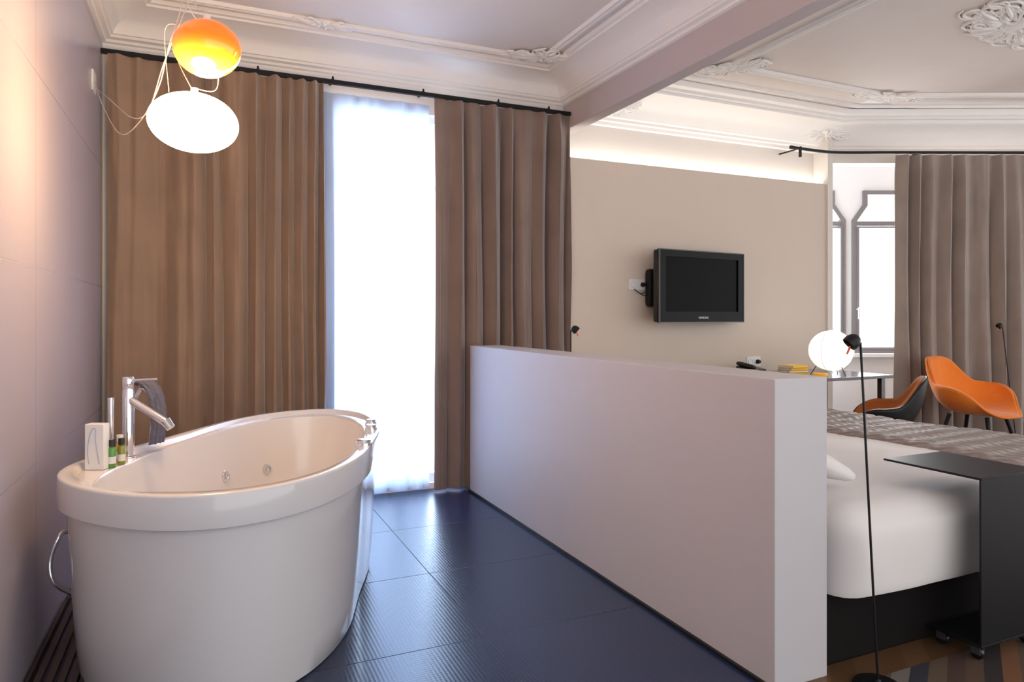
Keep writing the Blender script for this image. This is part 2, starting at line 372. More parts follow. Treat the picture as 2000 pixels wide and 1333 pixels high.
def scroll(name, c, ex, ey, nrm, w, h, n, seed, tr=.012, label="white plaster scroll and leaf ornament"):
    rnd = random.Random(seed); c = Vector(c); ex = Vector(ex).normalized(); ey = Vector(ey).normalized(); nrm = Vector(nrm).normalized(); gs = []
    for i in range(n):
        t = (i+.5)/n; x = w*.5*t; y = h*.5*rnd.uniform(-.8, .8)*(1-.6*t)
        R = h*rnd.uniform(.16, .34)*(1-.35*t); a0 = rnd.uniform(0, 6.28); tn = rnd.uniform(.8, 1.4)*rnd.choice([-1, 1])
        tilt = rnd.uniform(.5, 1.0)
        for sg in (-1, 1):
            P = []
            for k in range(14):
                q = k/13; rr = R*(1-.82*q); a = a0+tn*6.28*q
                P.append(c+ex*(sg*(x+rr*math.cos(a)))+ey*(y+rr*math.sin(a)*tilt)+nrm*(tr*.4+.3*tr*q))
            gs.append(G_tube(P, lambda q, T=tr: T*(.35+1.0*math.sin(min(1, q*1.15)*3.14)*.6+.15), 6, 2))
    for i in range(n):
        a = 6.28*i/n; L = .5*rnd.uniform(.55, 1.1)
        q0 = c+ex*(w*.12*math.cos(a))+ey*(h*.12*math.sin(a)); q1 = c+ex*(w*L*math.cos(a))+ey*(h*L*math.sin(a))
        mid = (q0+q1)/2+nrm*tr*1.4+ex*rnd.uniform(-.02, .02)
        gs.append(G_tube([q0, mid, q1], lambda q, T=tr: T*1.3*math.sin(.15+q*2.8)+.001, 6, 5))
    gs.append(G_ell(c, h*.13, h*.13, tr*2.2, 14, 8))
    return struct(name, G_join(*gs), M_white, label, "plaster ornament", smooth=True)
DN = (0, 0, -1)
scroll("trim_10", (2.10, 4.19, ZC-.014), (1, -.25, 0), (.25, 1, 0), DN, .50, .24, 20, 1, .008)
scroll("trim_11", (.66, 4.27, ZC-.012), (1, 0, 0), (0, 1, 0), DN, .38, .15, 12, 2, .007)
scroll("trim_12", (4.52, 2.60, ZC-.004), (1, .2, 0), (-.2, 1, 0), DN, .85, .48, 34, 3, .009)
scroll("trim_13", (3.42, 3.84, ZC-.012), (1, -1, 0), (1, 1, 0), DN, .46, .28, 18, 4, .009)
scroll("trim_14", (5.02, 3.83, ZC-.012), (1, -.2, 0), (.2, 1, 0), DN, .60, .22, 18, 5, .009)
scroll("trim_15", (5.05, 4.49, 2.845), (1, -.22, 0), (0, -.75, .7), (0, -.7, -.7), .62, .28, 20, 6, .009)
scroll("trim_16", (2.86, 4.48, 2.82), (1, 0, 0), (0, -.75, .7), (0, -.7, -.7), .40, .22, 14, 7, .008)

# partition wall
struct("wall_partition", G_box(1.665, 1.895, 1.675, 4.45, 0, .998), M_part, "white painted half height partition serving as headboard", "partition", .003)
struct("trim_20", G_box(1.652, 1.665, 1.675, 4.45, 0, .012), M_black, "thin dark strip imitating a shadow gap under partition", "trim")  # solid black strip stands in for shade at the partition foot

# ------------------------------------------------------------ curtains
def curtain(path, N, amp, z0, z1, warp, seed, flare=0.0, rows=26, mod=0.6, irr=1.0, spp=18):
    P = [Vector((p[0], p[1], 0)) for p in path]; Ls = [0]
    for i in range(1, len(P)): Ls.append(Ls[-1]+(P[i]-P[i-1]).length)
    T = Ls[-1]; S = N*spp; V = []; Fc = []
    def at(s):
        d = s*T
        for i in range(1, len(P)):
            if d <= Ls[i]+1e-6:
                t = (d-Ls[i-1])/(Ls[i]-Ls[i-1]); q = (P[i]-P[i-1]).normalized(); return P[i-1].lerp(P[i], t), q
    for j in range(rows+1):
        zz = j/rows; z = z1+(z0-z1)*zz
        for i in range(S+1):
            s = i/S; p, q = at(s); nn = Vector((q.y, -q.x, 0))
            ph = 2*math.pi*N*warp(s)+irr*(3.6*noise.noise(Vector((s*4+seed*3.1, 0, 0)))+1.3*noise.noise(Vector((s*11+seed, 7, 0)))+1.5*noise.noise(Vector((s*5+seed, zz*1.1, 0))))
            a = amp*(.55+.2*zz+mod*1.3*noise.noise(Vector((s*N*.5, zz*.6, seed)))+mod*.25)
            if zz < .06: a *= .6+zz/.15
            sn = math.sin(ph); off = a*(math.copysign(abs(sn)**.9, sn)+.28*math.sin(2*ph+1.2)*zz)+flare*zz*zz
            off += .6*amp*noise.noise(Vector((s*N*1.7, zz*1.3, seed+9)))+.15*amp*noise.noise(Vector((s*N*4, zz*6, seed+3)))
            off = max(-amp*1.35, min(amp*1.35, off)) if flare == 0 else off
            lat = .45*a*math.sin(2*ph)*(.3+.5*zz) if 0 < i < S else 0
            V.append(p+nn*off+q*lat+Vector((0, 0, z)))
    for j in range(rows):
        for i in range(S):
            a = j*(S+1)+i; Fc.append((a, a+1, a+S+2, a+S+1))
    return V, Fc
top("curtain", curtain([(-.50, 4.50), (.69, 4.50)], 9, .062, .015, 2.685, lambda s: .24*s+.76*s**2.2, 1, spp=40, rows=50), M_velvet_warm, "brown velvet floor-length curtain behind the bathtub", "curtain", group="velvet curtains")
top("curtain.001", curtain([(1.43, 4.508), (2.484, 4.508)], 8, .053, .015, 2.685, lambda s: s, 2, spp=36, rows=50), M_velvet_cool, "brown velvet floor-length curtain, tinted for cooler light, beside the partition", "curtain", group="velvet curtains")
top("sheer_curtain", curtain([(.70, 4.597), (1.42, 4.597)], 6, .015, .012, 2.66, lambda s: s, 3, spp=30), M_sheer, "white sheer voile curtain over the french window", "sheer curtain")
bayp = [(4.58, 4.42), (4.98, 4.42), (5.2, 4.36), (5.61, 4.17), (6.40, 3.83), (7.35, 3.40)]
top("curtain.002", curtain([(5.58, 4.185), (6.40, 3.83), (7.35, 3.40)], 13, .048, .015, 2.625, lambda s: s, 5, irr=1.0, spp=24, rows=36), M_velvet2, "taupe velvet curtain beside the window bay", "curtain", group="velvet curtains")
r = root("curtain_rod", (.97, 4.53, 2.70), "black metal curtain rod across french window", "curtain rod", group="curtain rods")
part(r, "rod", G_box(-.535, 2.475, 4.490, 4.515, 2.685, 2.712), M_black)
for x in (-.2, .3, .75, 1.35, 1.9, 2.3):
    part(r, "bracket", G_join(G_box(x-.008, x+.008, 4.500, 4.62, 2.712, 2.722), G_cyl((x, 4.503, 2.70), (x, 4.503, 2.735), .006)), M_black)
r = root("curtain_rod.001", (5.8, 4.1, 2.64), "black metal curtain rod bending around the bay", "curtain rod", group="curtain rods")
part(r, "rod", G_tube([(p[0], p[1], 2.645) for p in bayp], .013, 10, 6), M_black)
part(r, "finial", G_cyl((4.57, 4.42, 2.645), (4.60, 4.42, 2.645), .015), M_black)
part(r, "bracket", G_join(G_box(4.674, 4.69, 4.42, 4.655, 2.64, 2.65), G_box(4.674, 4.690, 4.41, 4.43, 2.57, 2.66)), M_black)
part(r, "bracket", G_cyl((5.8, 4.08, 2.645), (5.86, 4.24, 2.66), .008), M_black)

# ------------------------------------------------------------ bathtub
OUT = [(-.458, 2.747), (-.425, 2.879), (-.325, 3.05), (-.190, 3.26), (.060, 3.66), (.306, 3.93), (.60, 4.005), (.777, 3.83), (.795, 3.40), (.670, 2.949), (.519, 2.561), (.32, 2.30), (.112, 2.195), (-.094, 2.223), (-.277, 2.368), (-.40, 2.546)]
INN = [(-.345, 2.60), (-.290, 2.76), (-.20, 3.02), (.04, 3.475), (.291, 3.775), (.57, 3.84), (.695, 3.65), (.680, 3.234), (.555, 2.80), (.42, 2.53), (.25, 2.350), (.04, 2.28), (-.16, 2.325), (-.29, 2.44)]
CT = Vector((.19, 3.10, 0)); NA = 120
def polar(lp):
    pts = crom([(x, y, 0) for x, y in lp], 24, True); arr = sorted((math.atan2(p.y-CT.y, p.x-CT.x), (p-CT).length) for p in pts)
    arr = [(arr[-1][0]-2*math.pi, arr[-1][1])]+arr+[(arr[0][0]+2*math.pi, arr[0][1])]; out = []
    for i in range(NA):
        a = -math.pi+2*math.pi*i/NA
        for k in range(len(arr)-1):
            if arr[k][0] <= a <= arr[k+1][0]:
                t = (a-arr[k][0])/max(1e-9, arr[k+1][0]-arr[k][0]); out.append(arr[k][1]*(1-t)+arr[k+1][1]*t); break
    return [sum(out[(i+j) % NA] for j in range(-3, 4))/7 for i in range(NA)]
RO, RI = polar(OUT), polar(INN)
def ring(R, ins, z): 
    return [CT+Vector((math.cos(-math.pi+2*math.pi*i/NA), math.sin(-math.pi+2*math.pi*i/NA), 0))*(R[i]-ins)+Vector((0, 0, z)) for i in range(NA)]
def G_rings(rs, cap0=False, cap1=False):
    V = [v for r_ in rs for v in r_]; Fc = []
    for j in range(len(rs)-1):
        for i in range(NA):
            k = (i+1) % NA; Fc.append((j*NA+i, j*NA+k, (j+1)*NA+k, (j+1)*NA+i))
    if cap0: Fc.append(tuple(range(NA)))
    if cap1: Fc.append(tuple((len(rs)-1)*NA+i for i in range(NA)))
    return V, Fc
L1 = [max(RO[i]-.045, RI[i]+.022) for i in range(NA)]; L2 = [max(RO[i]-.062, RI[i]+.010) for i in range(NA)]
ZD = .661
r = root("bathtub", (.19, 3.10, 0), "white freestanding oval whirlpool bathtub on dark tiles", "bathtub")
part(r, "tub_body", G_rings([ring(RO, .080, 0.002), ring(RO, .070, .01), ring(RO, .056, .12), ring(RO, .045, .28), ring(RO, .037, .44), ring(RO, .032, .54), ring(RO, .03, .59)], True), M_tub)
part(r, "rim", G_rings([ring(RO, .035, .574), ring(RO, .005, .574), ring(RO, .001, .577), ring(RO, 0, .583), ring(RO, 0, .670), ring(RO, .002, .676), ring(RO, .006, .679), ring(RO, .013, .68),
     ring(L1, 0, .68), ring(L1, .003, .678), ring(L2, 0, ZD+.002), ring(L2, .002, ZD), ring(RI, -.005, ZD), ring(RI, -.002, ZD-.002), ring(RI, .0, ZD-.010)]), M_tub)
gb = G_rings([ring(RI, -.0005, ZD-.008), ring(RI, .008, .60), ring(RI, .03, .50), ring(RI, .06, .40), ring(RI, .10, .30), ring(RI, .15, .255), ring(RI, .22, .24)], False, True)
part(r, "basin", gb, M_tub)
bvh = BVHTree.FromPolygons([tuple(v) for v in gb[0]], gb[1])
def disc(c, n, prof, seg=24):
    q = Vector(n).to_track_quat('Z', 'Y').to_matrix().to_4x4(); return G_tf(G_lathe(prof, seg=seg), Matrix.Translation(c) @ q)
for (u, v) in ((521, 918), (440, 932)):
    d = (wp(u, v, 1)-Vector((0, 0, H))).normalized(); h, n, _, _ = bvh.ray_cast(Vector((0, 0, H)), d)
    if h is not None:
        if n.dot(d) > 0: n = -n
        part(r, "jet", disc(h, n, [(.0001, .006), (.009, .008), (.010, .002), (.016, .002), (.018, .009), (.027, .007), (.030, .001), (.030, -.004)]), M_chrome, label="chrome whirlpool jet")
for (x, y, s) in ((.735, 3.33, 1), (.70, 3.17, 1.0), (.590, 2.80, 1.2)):
    part(r, "control_knob", G_lathe([(.0001, .040), (.020*s, .040), (.023*s, .037), (.023*s, .029), (.027*s, .028), (.028*s, 0), (.0001, 0)], (x, y, ZD)), M_chrome, label="chrome control knob on the rim")
# faucet
fb = Vector((-.265, 2.995, ZD+.001))
fdir = (RT*.95-FW*.1).normalized()
r = root("bath_faucet", tuple(fb), "chrome single lever mixer on bathtub rim", "faucet")
part(r, "body", G_lathe([(.0001, 0), (.025, 0), (.025, .006), (.020, .008), (.020, .255), (.0185, .26), (.0185, .267), (.020, .27), (.020, .303), (.017, .308), (.0001, .308)], tuple(fb)), M_chrome)
part(r, "lever_handle", G_cyl(fb+Vector((0, 0, .292)), fb+fdir*.115+Vector((0, 0, .300)), .0055, .0045), M_chrome)
part(r, "spout", G_join(G_cyl(fb+Vector((0, 0, .225)), fb+fdir*.155+Vector((0, 0, .135)), .0155, .0165), G_cyl(fb+fdir*.15+Vector((0, 0, .142)), fb+fdir*.172+Vector((0, 0, .115)), .0185, .016)), M_chrome)
hs = Vector((-.318, 2.955, ZD+.001))
r = root("hand_shower", tuple(hs), "slim chrome hand shower standing on bathtub rim", "hand shower")
part(r, "holder", G_cyl(hs, hs+Vector((0, 0, .05)), .014, .012), M_chrome)
part(r, "handle", G_cyl(hs+Vector((0, 0, .045)), hs+Vector((0, 0, .235)), .009, .011), M_chrome)
hp = Vector((-.262, 3.085, .70))
r = root("shower_arch", tuple(hp), "chrome arched hose behind the faucet", "hose")
part(r, "arch", G_tube([hp, hp+Vector((.0, .0, .10)), hp+Vector((.02, 0, .19)), hp+RT*.05+Vector((0, 0, .215)), hp+RT*.085+Vector((0, 0, .15)), hp+RT*.075+Vector((0, 0, .0))], .007, 10), M_chrome)
# towel: draped strip over the arch
def towel():
    pr = [(.012, .228), (.05, .238), (.088, .205), (.104, .15), (.106, .07), (.098, .005)]
    path = crom([hp+RT*a+Vector((0, 0, b)) for a, b in pr], 6); V = []; Fc = []; W = 14
    for i, p in enumerate(path):
        for j in range(W+1):
            t = j/W-.5; V.append(p+FW*(t*.07)+RT*(t*.02)+Vector((0, 0, .004*math.sin(t*22+i*.1)))+RT*(.006*math.sin(t*26)+.003*noise.noise(p*40)))
    for i in range(len(path)-1):
        for j in range(W): a = i*(W+1)+j; Fc.append((a, a+1, a+W+2, a+W+1))
    return V, Fc
tw = top("towel", towel(), M_towel, "slate grey hand towel draped behind the faucet", "towel")
sm = tw.modifiers.new("s", 'SOLIDIFY'); sm.thickness = .010; sm.offset = 1
# toiletries
TB = ZD+.001
r = root("toiletry_box", (-.345, 2.815, TB), "white cardboard toiletry box on bathtub rim", "box", -YAW)
part(r, "carton", G_box(-.033, .033, -.018, .018, 0.0, .160), M_whitepl, .0015, local=True)
part(r, "printed_curve", G_tube([(-.018, -.0185, .02), (-.022, -.0185, .07), (-.012, -.0185, .13), (.004, -.0185, .145), (.006, -.0185, .10), (.018, -.0185, .02)], .0018, 6, 6), mat("grey_print", (.40, .45, .55), .5), local=True, label="grey drawn curve")
bc = [((.10, .30, .06), (.02, .02, .02)), ((.02, .22, .25), (.75, .6, .1)), ((.25, .28, .03), (.02, .02, .02)), ((.75, .35, .1), (.8, .8, .8))]
bl = ["green", "teal", "olive green", "amber"]
for i, (x, y, hh) in enumerate([(-.300, 2.82, .10), (-.312, 2.875, .09), (-.275, 2.865, .095), (-.285, 2.915, .10)]):
    r = root("toiletry_bottle" if i == 0 else "toiletry_bottle.%03d" % i, (x, y, TB), "small %s toiletry bottle standing on bathtub rim" % bl[i], "bottle", group="toiletry bottles on the bathtub rim")
    part(r, "bottle_body", G_lathe([(.0001, .0), (.0115, .0), (.0125, .003), (.0125, hh*.66), (.010, hh*.72), (.006, hh*.76), (.006, hh*.8)], (x, y, TB), 20), mat("bottle%d" % i, bc[i][0], .15))
    part(r, "cap", G_lathe([(.0110, hh*.76), (.0110, hh), (.0001, hh)], (x, y, TB), 20), mat("cap%d" % i, bc[i][1], .3))
    part(r, "paper_label", G_lathe([(.0128, hh*.15), (.0128, hh*.40)], (x, y, TB), 20), M_whitepl)
top("shower_hose", G_tube([wp(140, 1038, 2.45), wp(118, 1045, 2.38), wp(98, 1095, 2.36), wp(106, 1140, 2.36), wp(146, 1162, 2.42)], .008, 10, 8), M_chrome, "looped chrome hose beside the bathtub", "hose")
gr = [G_box(-.53, -.52, 1.7, 3.4, 0.0, .02), G_box(-.37, -.36, 1.7, 3.4, 0.0, .02), G_box(-.53, -.36, 3.39, 3.4, .0, .02)]
for i in range(4): gr.append(G_box(-.508+i*.036, -.488+i*.036, 1.7, 3.39, .0, .014))
top("floor_drain_grate", G_join(*gr), mat("dark_grate", (.05, .035, .03), .4), "dark slatted linear drain grate along tiled wall", "floor grate", smooth=False)

# ------------------------------------------------------------ pendants
cw = Vector((-.032, 2.64, 1.872)); co = Vector((.008, 2.68, 2.15))
r = root("pendant_lamp", (cw.x, cw.y, 2.98), "glowing white flattened glass globe hanging lamp", "pendant lamp", group="glass pendants over the bathtub")
rot = Matrix.Translation(cw) @ Matrix.Rotation(-YAW, 4, 'Z') @ Matrix.Rotation(math.radians(3), 4, 'Y')
part(r, "shade", G_tf(G_ell((0, 0, 0), .147, .14, .100, 48, 28, asym=-.02), rot), M_glow)
part(r, "fitting", G_cyl(cw+Vector((0, 0, .098)), cw+Vector((0, 0, .12)), .012), M_whitepl)
part(r, "cable", G_tube([cw+Vector((0, 0, .12)), wp(425, 170, 2.42), wp(412, 70, 2.62), wp(372, 20, 2.6), wp(362, -60, 2.6), (-.03, 2.66, 2.97)], .0015, 6, 8), M_cable)
M_or = ramp_emit("orange_glass", [(0, (1, .55, .10)), (.28, (1, .36, .02)), (.58, (.95, .17, .003)), (.85, (.85, .13, .002)), (1, (.95, .30, .04))], .82, -.10, .10)
r = root("pendant_lamp.001", (co.x, co.y, 2.98), "orange glass globe hanging lamp with open bottom", "pendant lamp", group="glass pendants over the bathtub")
rot = Matrix.Translation(co) @ Matrix.Rotation(-YAW, 4, 'Z') @ Matrix.Rotation(math.radians(-5), 4, 'Y')
part(r, "shade", G_tf(G_ell((0, 0, 0), .114, .112, .098, 48, 28, z0=-.90, asym=.02), rot), M_or)
part(r, "diffuser", G_tf(G_ell((0, 0, -.083), .054, .054, .013, 32, 10), rot), M_glow)
part(r, "fitting", G_cyl(co+Vector((0, 0, .09)), co+Vector((0, 0, .12)), .012), M_whitepl)
part(r, "cable", G_tube([co+Vector((0, 0, .12)), wp(400, 20, 2.46), wp(380, -20, 2.46), (0, 2.67, 2.97)], .0015, 6, 8), M_cable)
part(r, "canopy", G_lathe([(.0001, -.03), (.05, -.028), (.06, -.001)], (-.01, 2.665, 2.98)), M_whitepl)
r = root("wall_outlet", (-.535, 4.22, 2.43), "white cable outlet on tiled wall near curtain", "wall outlet")
part(r, "plate", G_box(-.54, -.528, 4.17, 4.27, 2.38, 2.49), M_whitepl, .003)
for k, pts in enumerate([[(185, 160, 3.60), (200, 205, 3.3), (235, 262, 2.9), (275, 235, 2.65), (310, 170, 2.5), (330, 90, 2.45), (352, 20, 2.45), (362, -60, 2.5)],
            [(185, 170, 3.60), (215, 195, 3.2), (258, 230, 2.8), (290, 215, 2.65), (318, 130, 2.55), (345, 60, 2.5), (368, 0, 2.5), (372, -60, 2.5)]]):
    part(r, "cable", G_tube([wp(*p) for p in pts], .0019, 6, 8), M_cable)
top("cable_loop", G_tube([wp(330, 180, 2.5), wp(322, 60, 2.5), wp(350, 55, 2.5), wp(345, 110, 2.5), wp(375, 175, 2.44)], .0013, 6, 8), M_cable, "thin loose pendant cable loop above white lamp", "cable")

# ------------------------------------------------------------ television
rz = math.atan2(.12, .92)
r = root("television", (3.57, 4.36, 1.43), "black glossy flat screen television on wall arm", "television", rz)
part(r, "casing", G_box(-.462, .462, -.005, .05, -.276, .276), M_blackpl, .012, local=True)
part(r, "bezel", G_tf(G_poly([[(-.465, -.278), (.465, -.278), (.465, .278), (-.465, .278)], [(-.40, -.195), (.40, -.195), (.40, .225), (-.40, .225)]], .02, RX), Matrix.Translation((0, -.015, 0))), M_bezel, .004, local=True, smooth=False)
part(r, "edge_trim", G_tf(G_poly([[(-.468, -.281), (.468, -.281), (.468, .281), (-.468, .281)], [(-.461, -.274), (.461, -.274), (.461, .274), (-.461, .274)]], .012, RX), Matrix.Translation((0, -.022, 0))), M_edge, .002, local=True, smooth=False)
part(r, "screen", G_box(-.402, .402, -.014, -.008, -.197, .227), M_screen, local=True)
TX = Matrix.Translation((0, -.0265, -.250)) @ Matrix.Rotation(math.pi/2, 4, 'X')
part(r, "lettering", G_text("SAMSUNG", .024, TX), M_silver, local=True, smooth=False, label="small silver capital lettering")
part(r, "wall_bracket", G_join(G_rbox(3.14, 3.24, 4.44, 4.518, 1.27, 1.57, .03, (4, 4, 8)), G_box(3.20, 3.6, 4.43, 4.47, 1.38, 1.46), G_box(3.5, 3.66, 4.40, 4.518, 1.36, 1.48)), M_black)
def socket(name, x, z, w, label):
    r = root(name, (x, 4.52, z), label, "wall socket", group="wall sockets")
    part(r, "plate", G_box(x-w/2, x+w/2, 4.511, 4.5195, z-.042, z+.042), M_whitepl, .002)
    for dx in (-w/4, w/4):
        part(r, "outlet", disc((x+dx, 4.510, z), (0, -1, 0), [(.0001, .001), (.018, .001), (.021, .004), (.024, .001)]), M_whitepl)
    part(r, "plug", disc((x+w/4, 4.508, z), (0, -1, 0), [(.018, 0), (.018, .015), (.012, .03), (.0001, .03)]), M_black)
    return r
r = socket("wall_socket", 3.08, 1.446, .165, "white double wall socket with black plug beside television")
part(r, "cord", G_tube([(3.12, 4.47, 1.446), (3.14, 4.46, 1.41), (3.09, 4.48, 1.375), (3.04, 4.50, 1.41), (3.08, 4.49, 1.38), (3.13, 4.48, 1.36), (3.20, 4.43, 1.38)], .0035, 6, 8), M_black)
socket("wall_socket.001", 4.25, .815, .15, "white double wall socket with plug above the desk")

# ------------------------------------------------------------ desk & things on it
r = root("desk", (4.17, 4.07, 0), "dark glossy wooden writing desk against beige wall", "desk")
part(r, "desk_top", G_box(3.40, 4.93, 3.72, 4.45, .716, .74), M_desk, .003)
for x, y in ((3.46, 3.78), (4.86, 3.78), (3.46, 4.39), (4.86, 4.39)):
    part(r, "leg", G_box(x-.02, x+.02, y-.02, y+.02, 0, .716), M_desk, .002)
part(r, "apron", G_box(3.48, 4.2, 3.8, 4.37, .64, .716), M_desk, .002)
bx = [(.9, .55, .03), (.8, .75, .6), (.9, .45, .02), (.95, .62, .05)]
zz = .7405; lc = Vector((4.50, 3.94, .93)); R = .165
for i in range(4):
    t = [.022, .014, .020, .018][i]; a = [.05, -.08, .02, .12][i]
    r = root("book" if i == 0 else "book.%03d" % i, (4.22, 4.06, zz), "small %s book stacked on the desk" % ["yellow", "cream", "orange yellow", "yellow"][i], "book", a, group="books stacked on the desk")
    mm = mat("book%d" % i, bx[i], .5)
    part(r, "cover", G_join(G_box(-.090, .090, -.07, .07, 0, .002), G_box(-.090, .090, -.07, .07, t-.002, t), G_box(-.090, .090, -.07, -.068, 0, t)), mm, local=True, smooth=False)
    part(r, "pages", G_box(-.087, .086, -.067, .067, .002, t-.002), M_whitepl, local=True, smooth=False); zz += t+.0005
r = root("table_lamp", (lc.x, lc.y, .74), "glowing round white lamp with wire stand on desk", "table lamp")
part(r, "globe", G_ell(lc, R, R, R*.96, 36, 20), M_glow2)
for ang in (.3, 1.9):
    ex = Vector((math.cos(ang), math.sin(ang), 0))
    part(r, "wire_ring", G_tube([lc+ex*(R*1.04*math.cos(t*.5236))+Vector((0, 0, R*1.04*math.sin(t*.5236))) for t in range(12)], .0013, 6, 3, True), M_silver)
for a in range(3):
    q = Vector((math.cos(a*2.1+.4), math.sin(a*2.1+.4), 0)); part(r, "foot", G_cyl(lc+q*.11+Vector((0, 0, -.125)), lc+q*.15+Vector((0, 0, -.1885)), .003), M_black)
top("ashtray", G_lathe([(.0001, .004), (.04, .004), (.045, .025), (.055, .025), (.05, .001), (.0001, .001)], (4.28, 3.85, .74), 24), mat("amber_glass_glow", (.9, .42, .03), .1, emit=(1, .5, .05), estr=.25), "amber yellow glass dish with added glow on the desk", "dish")  # faint emission paints a glow into the dish, which is no lamp
r = root("telephone", (4.02, 4.30, .74), "black desk telephone on the desk", "telephone", .1)
part(r, "base", G_tf(G_rbox(-.09, .09, -.08, .08, 0, .035, .01, (6, 6, 4)), Matrix.Translation((0, 0, .015)) @ Matrix.Rotation(.15, 4, 'X')), M_blackpl, local=True)
part(r, "handset", G_tf(G_rbox(-.085, -.04, -.09, .09, .035, .07, .015, (4, 8, 4)), Matrix.Translation((0, 0, .015)) @ Matrix.Rotation(.15, 4, 'X')), M_blackpl, local=True)

# ------------------------------------------------------------ chairs
KS = [(0, -.015, .27), (30, -.01, .275), (52, .04, .29), (72, .15, .315), (90, .205, .33), (108, .215, .325), (124, .235, .305), (138, .31, .30), (152, .395, .305), (166, .425, .305), (180, .43, .30)]
KP = crom([(a, h, r_) for a, h, r_ in [(-30, -.01, .275)]+KS+[(194, .425, .305)]], 12)
def key(d):
    d = abs(d)
    for i in range(len(KP)-1):
        if KP[i].x <= d <= KP[i+1].x:
            t = (d-KP[i].x)/max(1e-9, KP[i+1].x-KP[i].x); q = KP[i].lerp(KP[i+1], t); return q.y, q.z
    return KP[-1].y, KP[-1].z
def chair(name, x, y, ang, sc, label, inner, outer):
    r = root(name, (x, y, 0), label, "chair", ang, group="orange upholstered shell chairs")
    def shell(off):
        NS = 120; NR = 20; V = [Vector((0, 0, .43-off))*sc]; Fc = []
        for j in range(1, NR+1):
            s = j/NR
            for i in range(NS):
                d = -180+360*i/NS; a = math.radians(d); Hh, Rr = key(d); Rr += off
                k = max(0, min(1, (Hh+.015)/.2)); k = k*k*(3-2*k)
                hz = Rr*((1-k)*s+k*math.sin(s*math.pi/2)**.9*(1+.10*s*s*max(Hh, 0)/.43))
                vz = Hh*((1-k)*s**3+k*(.35*s**3+.65*(1-math.cos(s*math.pi/2))**1.1))
                V.append(Vector((hz*math.cos(a), hz*math.sin(a)*1.04, .43+vz-off*(1-s*s)))*sc)
        for i in range(NS): Fc.append((0, 1+i, 1+(i+1) % NS))
        for j in range(NR-1):
            for i in range(NS):
                k = (i+1) % NS; Fc.append((1+j*NS+i, 1+(j+1)*NS+i, 1+(j+1)*NS+k, 1+j*NS+k))
        return V, Fc
    o = part(r, "upholstery", shell(0), inner, local=True); m = o.modifiers.new("s", 'SOLIDIFY'); m.thickness = .020; m.offset = 0
    o = part(r, "back_shell", shell(.019), outer, local=True); m = o.modifiers.new("s", 'SOLIDIFY'); m.thickness = .012; m.offset = 0
    for sx in (-1, 1):
        for sy in (-1, 1):
            part(r, "leg", G_cyl(Vector((.14*sx, .14*sy, .405))*sc, Vector((.235*sx, .235*sy, 0))*sc, .017, .011, 14), M_black, local=True)
chair("armchair", 5.72, 3.58, math.radians(-84), 1.0, "orange wool shell armchair with black legs beside curtain", M_orange, M_orange)
chair("armchair.001", 4.285, 3.395, math.radians(128), .92, "rust orange and black shell armchair pulled up to desk", M_orange2, M_black)

# ------------------------------------------------------------ bed
def duv(p, d):
    n = noise.noise(p*2.2)*.014+noise.noise(p*6)*.005
    side = Vector((0, 0, 0))
    if p.z < .5: side = Vector((0, d.y*.012*math.sin((p.z-.25)*9), 0))
    o = d*n+side+Vector((0, 0, .016*noise.noise(Vector((p.x*1.4, p.y*1.4, 3)))*(1 if p.z > .45 else 0)))
    if p.z+o.z < .255: o.z = .255-p.z
    return o
r = root("bed", (2.92, 2.6, 0), "double bed with white duvet against the half wall", "bed")
part(r, "bed_base", G_box(1.905, 3.88, 1.72, 3.50, 0.0, .33), M_skirt, .01)
part(r, "duvet", G_rbox(1.925, 3.92, 1.63, 3.58, .17, .548, .095, (60, 60, 20), duv), M_duvet, merge=.0005)
def thr(p, d):
    w = .0028*math.sin(p.x*120+2.6*math.sin(p.y*48+p.z*48))+.004*noise.noise(p*12)
    return d*(w+.010)+duv(p, d)
tb = top("throw_blanket", G_rbox(3.19, 3.94, 1.61, 3.60, .20, .562, .10, (160, 300, 30), thr, skip=((0, 0), (2, 0))), M_throw, "taupe ruched throw blanket across foot of bed", "blanket", merge=.0005)
sm = tb.modifiers.new("s", 'SOLIDIFY'); sm.thickness = .006; sm.offset = -1
def pil(x0, y0, lab, nm):
    M = Matrix.Translation((x0, y0, .605)) @ Matrix.Rotation(math.radians(-66), 4, 'Y')
    def f(p, d):
        e = min(1, (1-abs(p.y)/.34)*2.2)*min(1, (1-abs(p.z-.2)/.25)*2.0); e = max(e, 0)
        return Vector((math.copysign(1, p.x)*.055*e**.6, 0, 0))+d*.006*noise.noise(p*14)
    g = G_rbox(-.012, .012, -.34, .34, -.03, .32, .012, (3, 36, 28), f)
    return top(nm, G_tf(g, M), M_duvet, lab, "pillow", group="bed pillows", merge=.0005)
pil(2.205, 2.18, "white cotton pillow resting against the half wall", "pillow")
pil(2.205, 3.05, "white cotton pillow resting against the half wall", "pillow.001")

# overbed table on casters
r = root("side_table", (2.605, 1.6, 0), "black sheet metal rolling side table over bed edge", "side table")
part(r, "table_top", G_box(2.435, 2.785, 1.51, 1.885, .634, .642), M_black, .002)
part(r, "side_panel", G_box(2.435, 2.785, 1.51, 1.518, .062, .636), M_black, .002)
part(r, "bottom_shelf", G_box(2.435, 2.785, 1.51, 1.70, .056, .064), M_black, .002)
for x in (2.47, 2.75):
    for y in (1.545, 1.67):
        c = part(r, "caster", G_join(G_box(x-.012, x-.008, y-.016, y+.016, .02, .054), G_box(x+.008, x+.012, y-.016, y+.016, .02, .054), G_box(x-.018, x+.018, y-.018, y+.018, .050, .056)), M_edge, smooth=False)
        part(r, "wheel", G_cyl((x-.007, y, .0215), (x+.007, y, .0215), .021, seg=20), M_blackpl, parent=c)

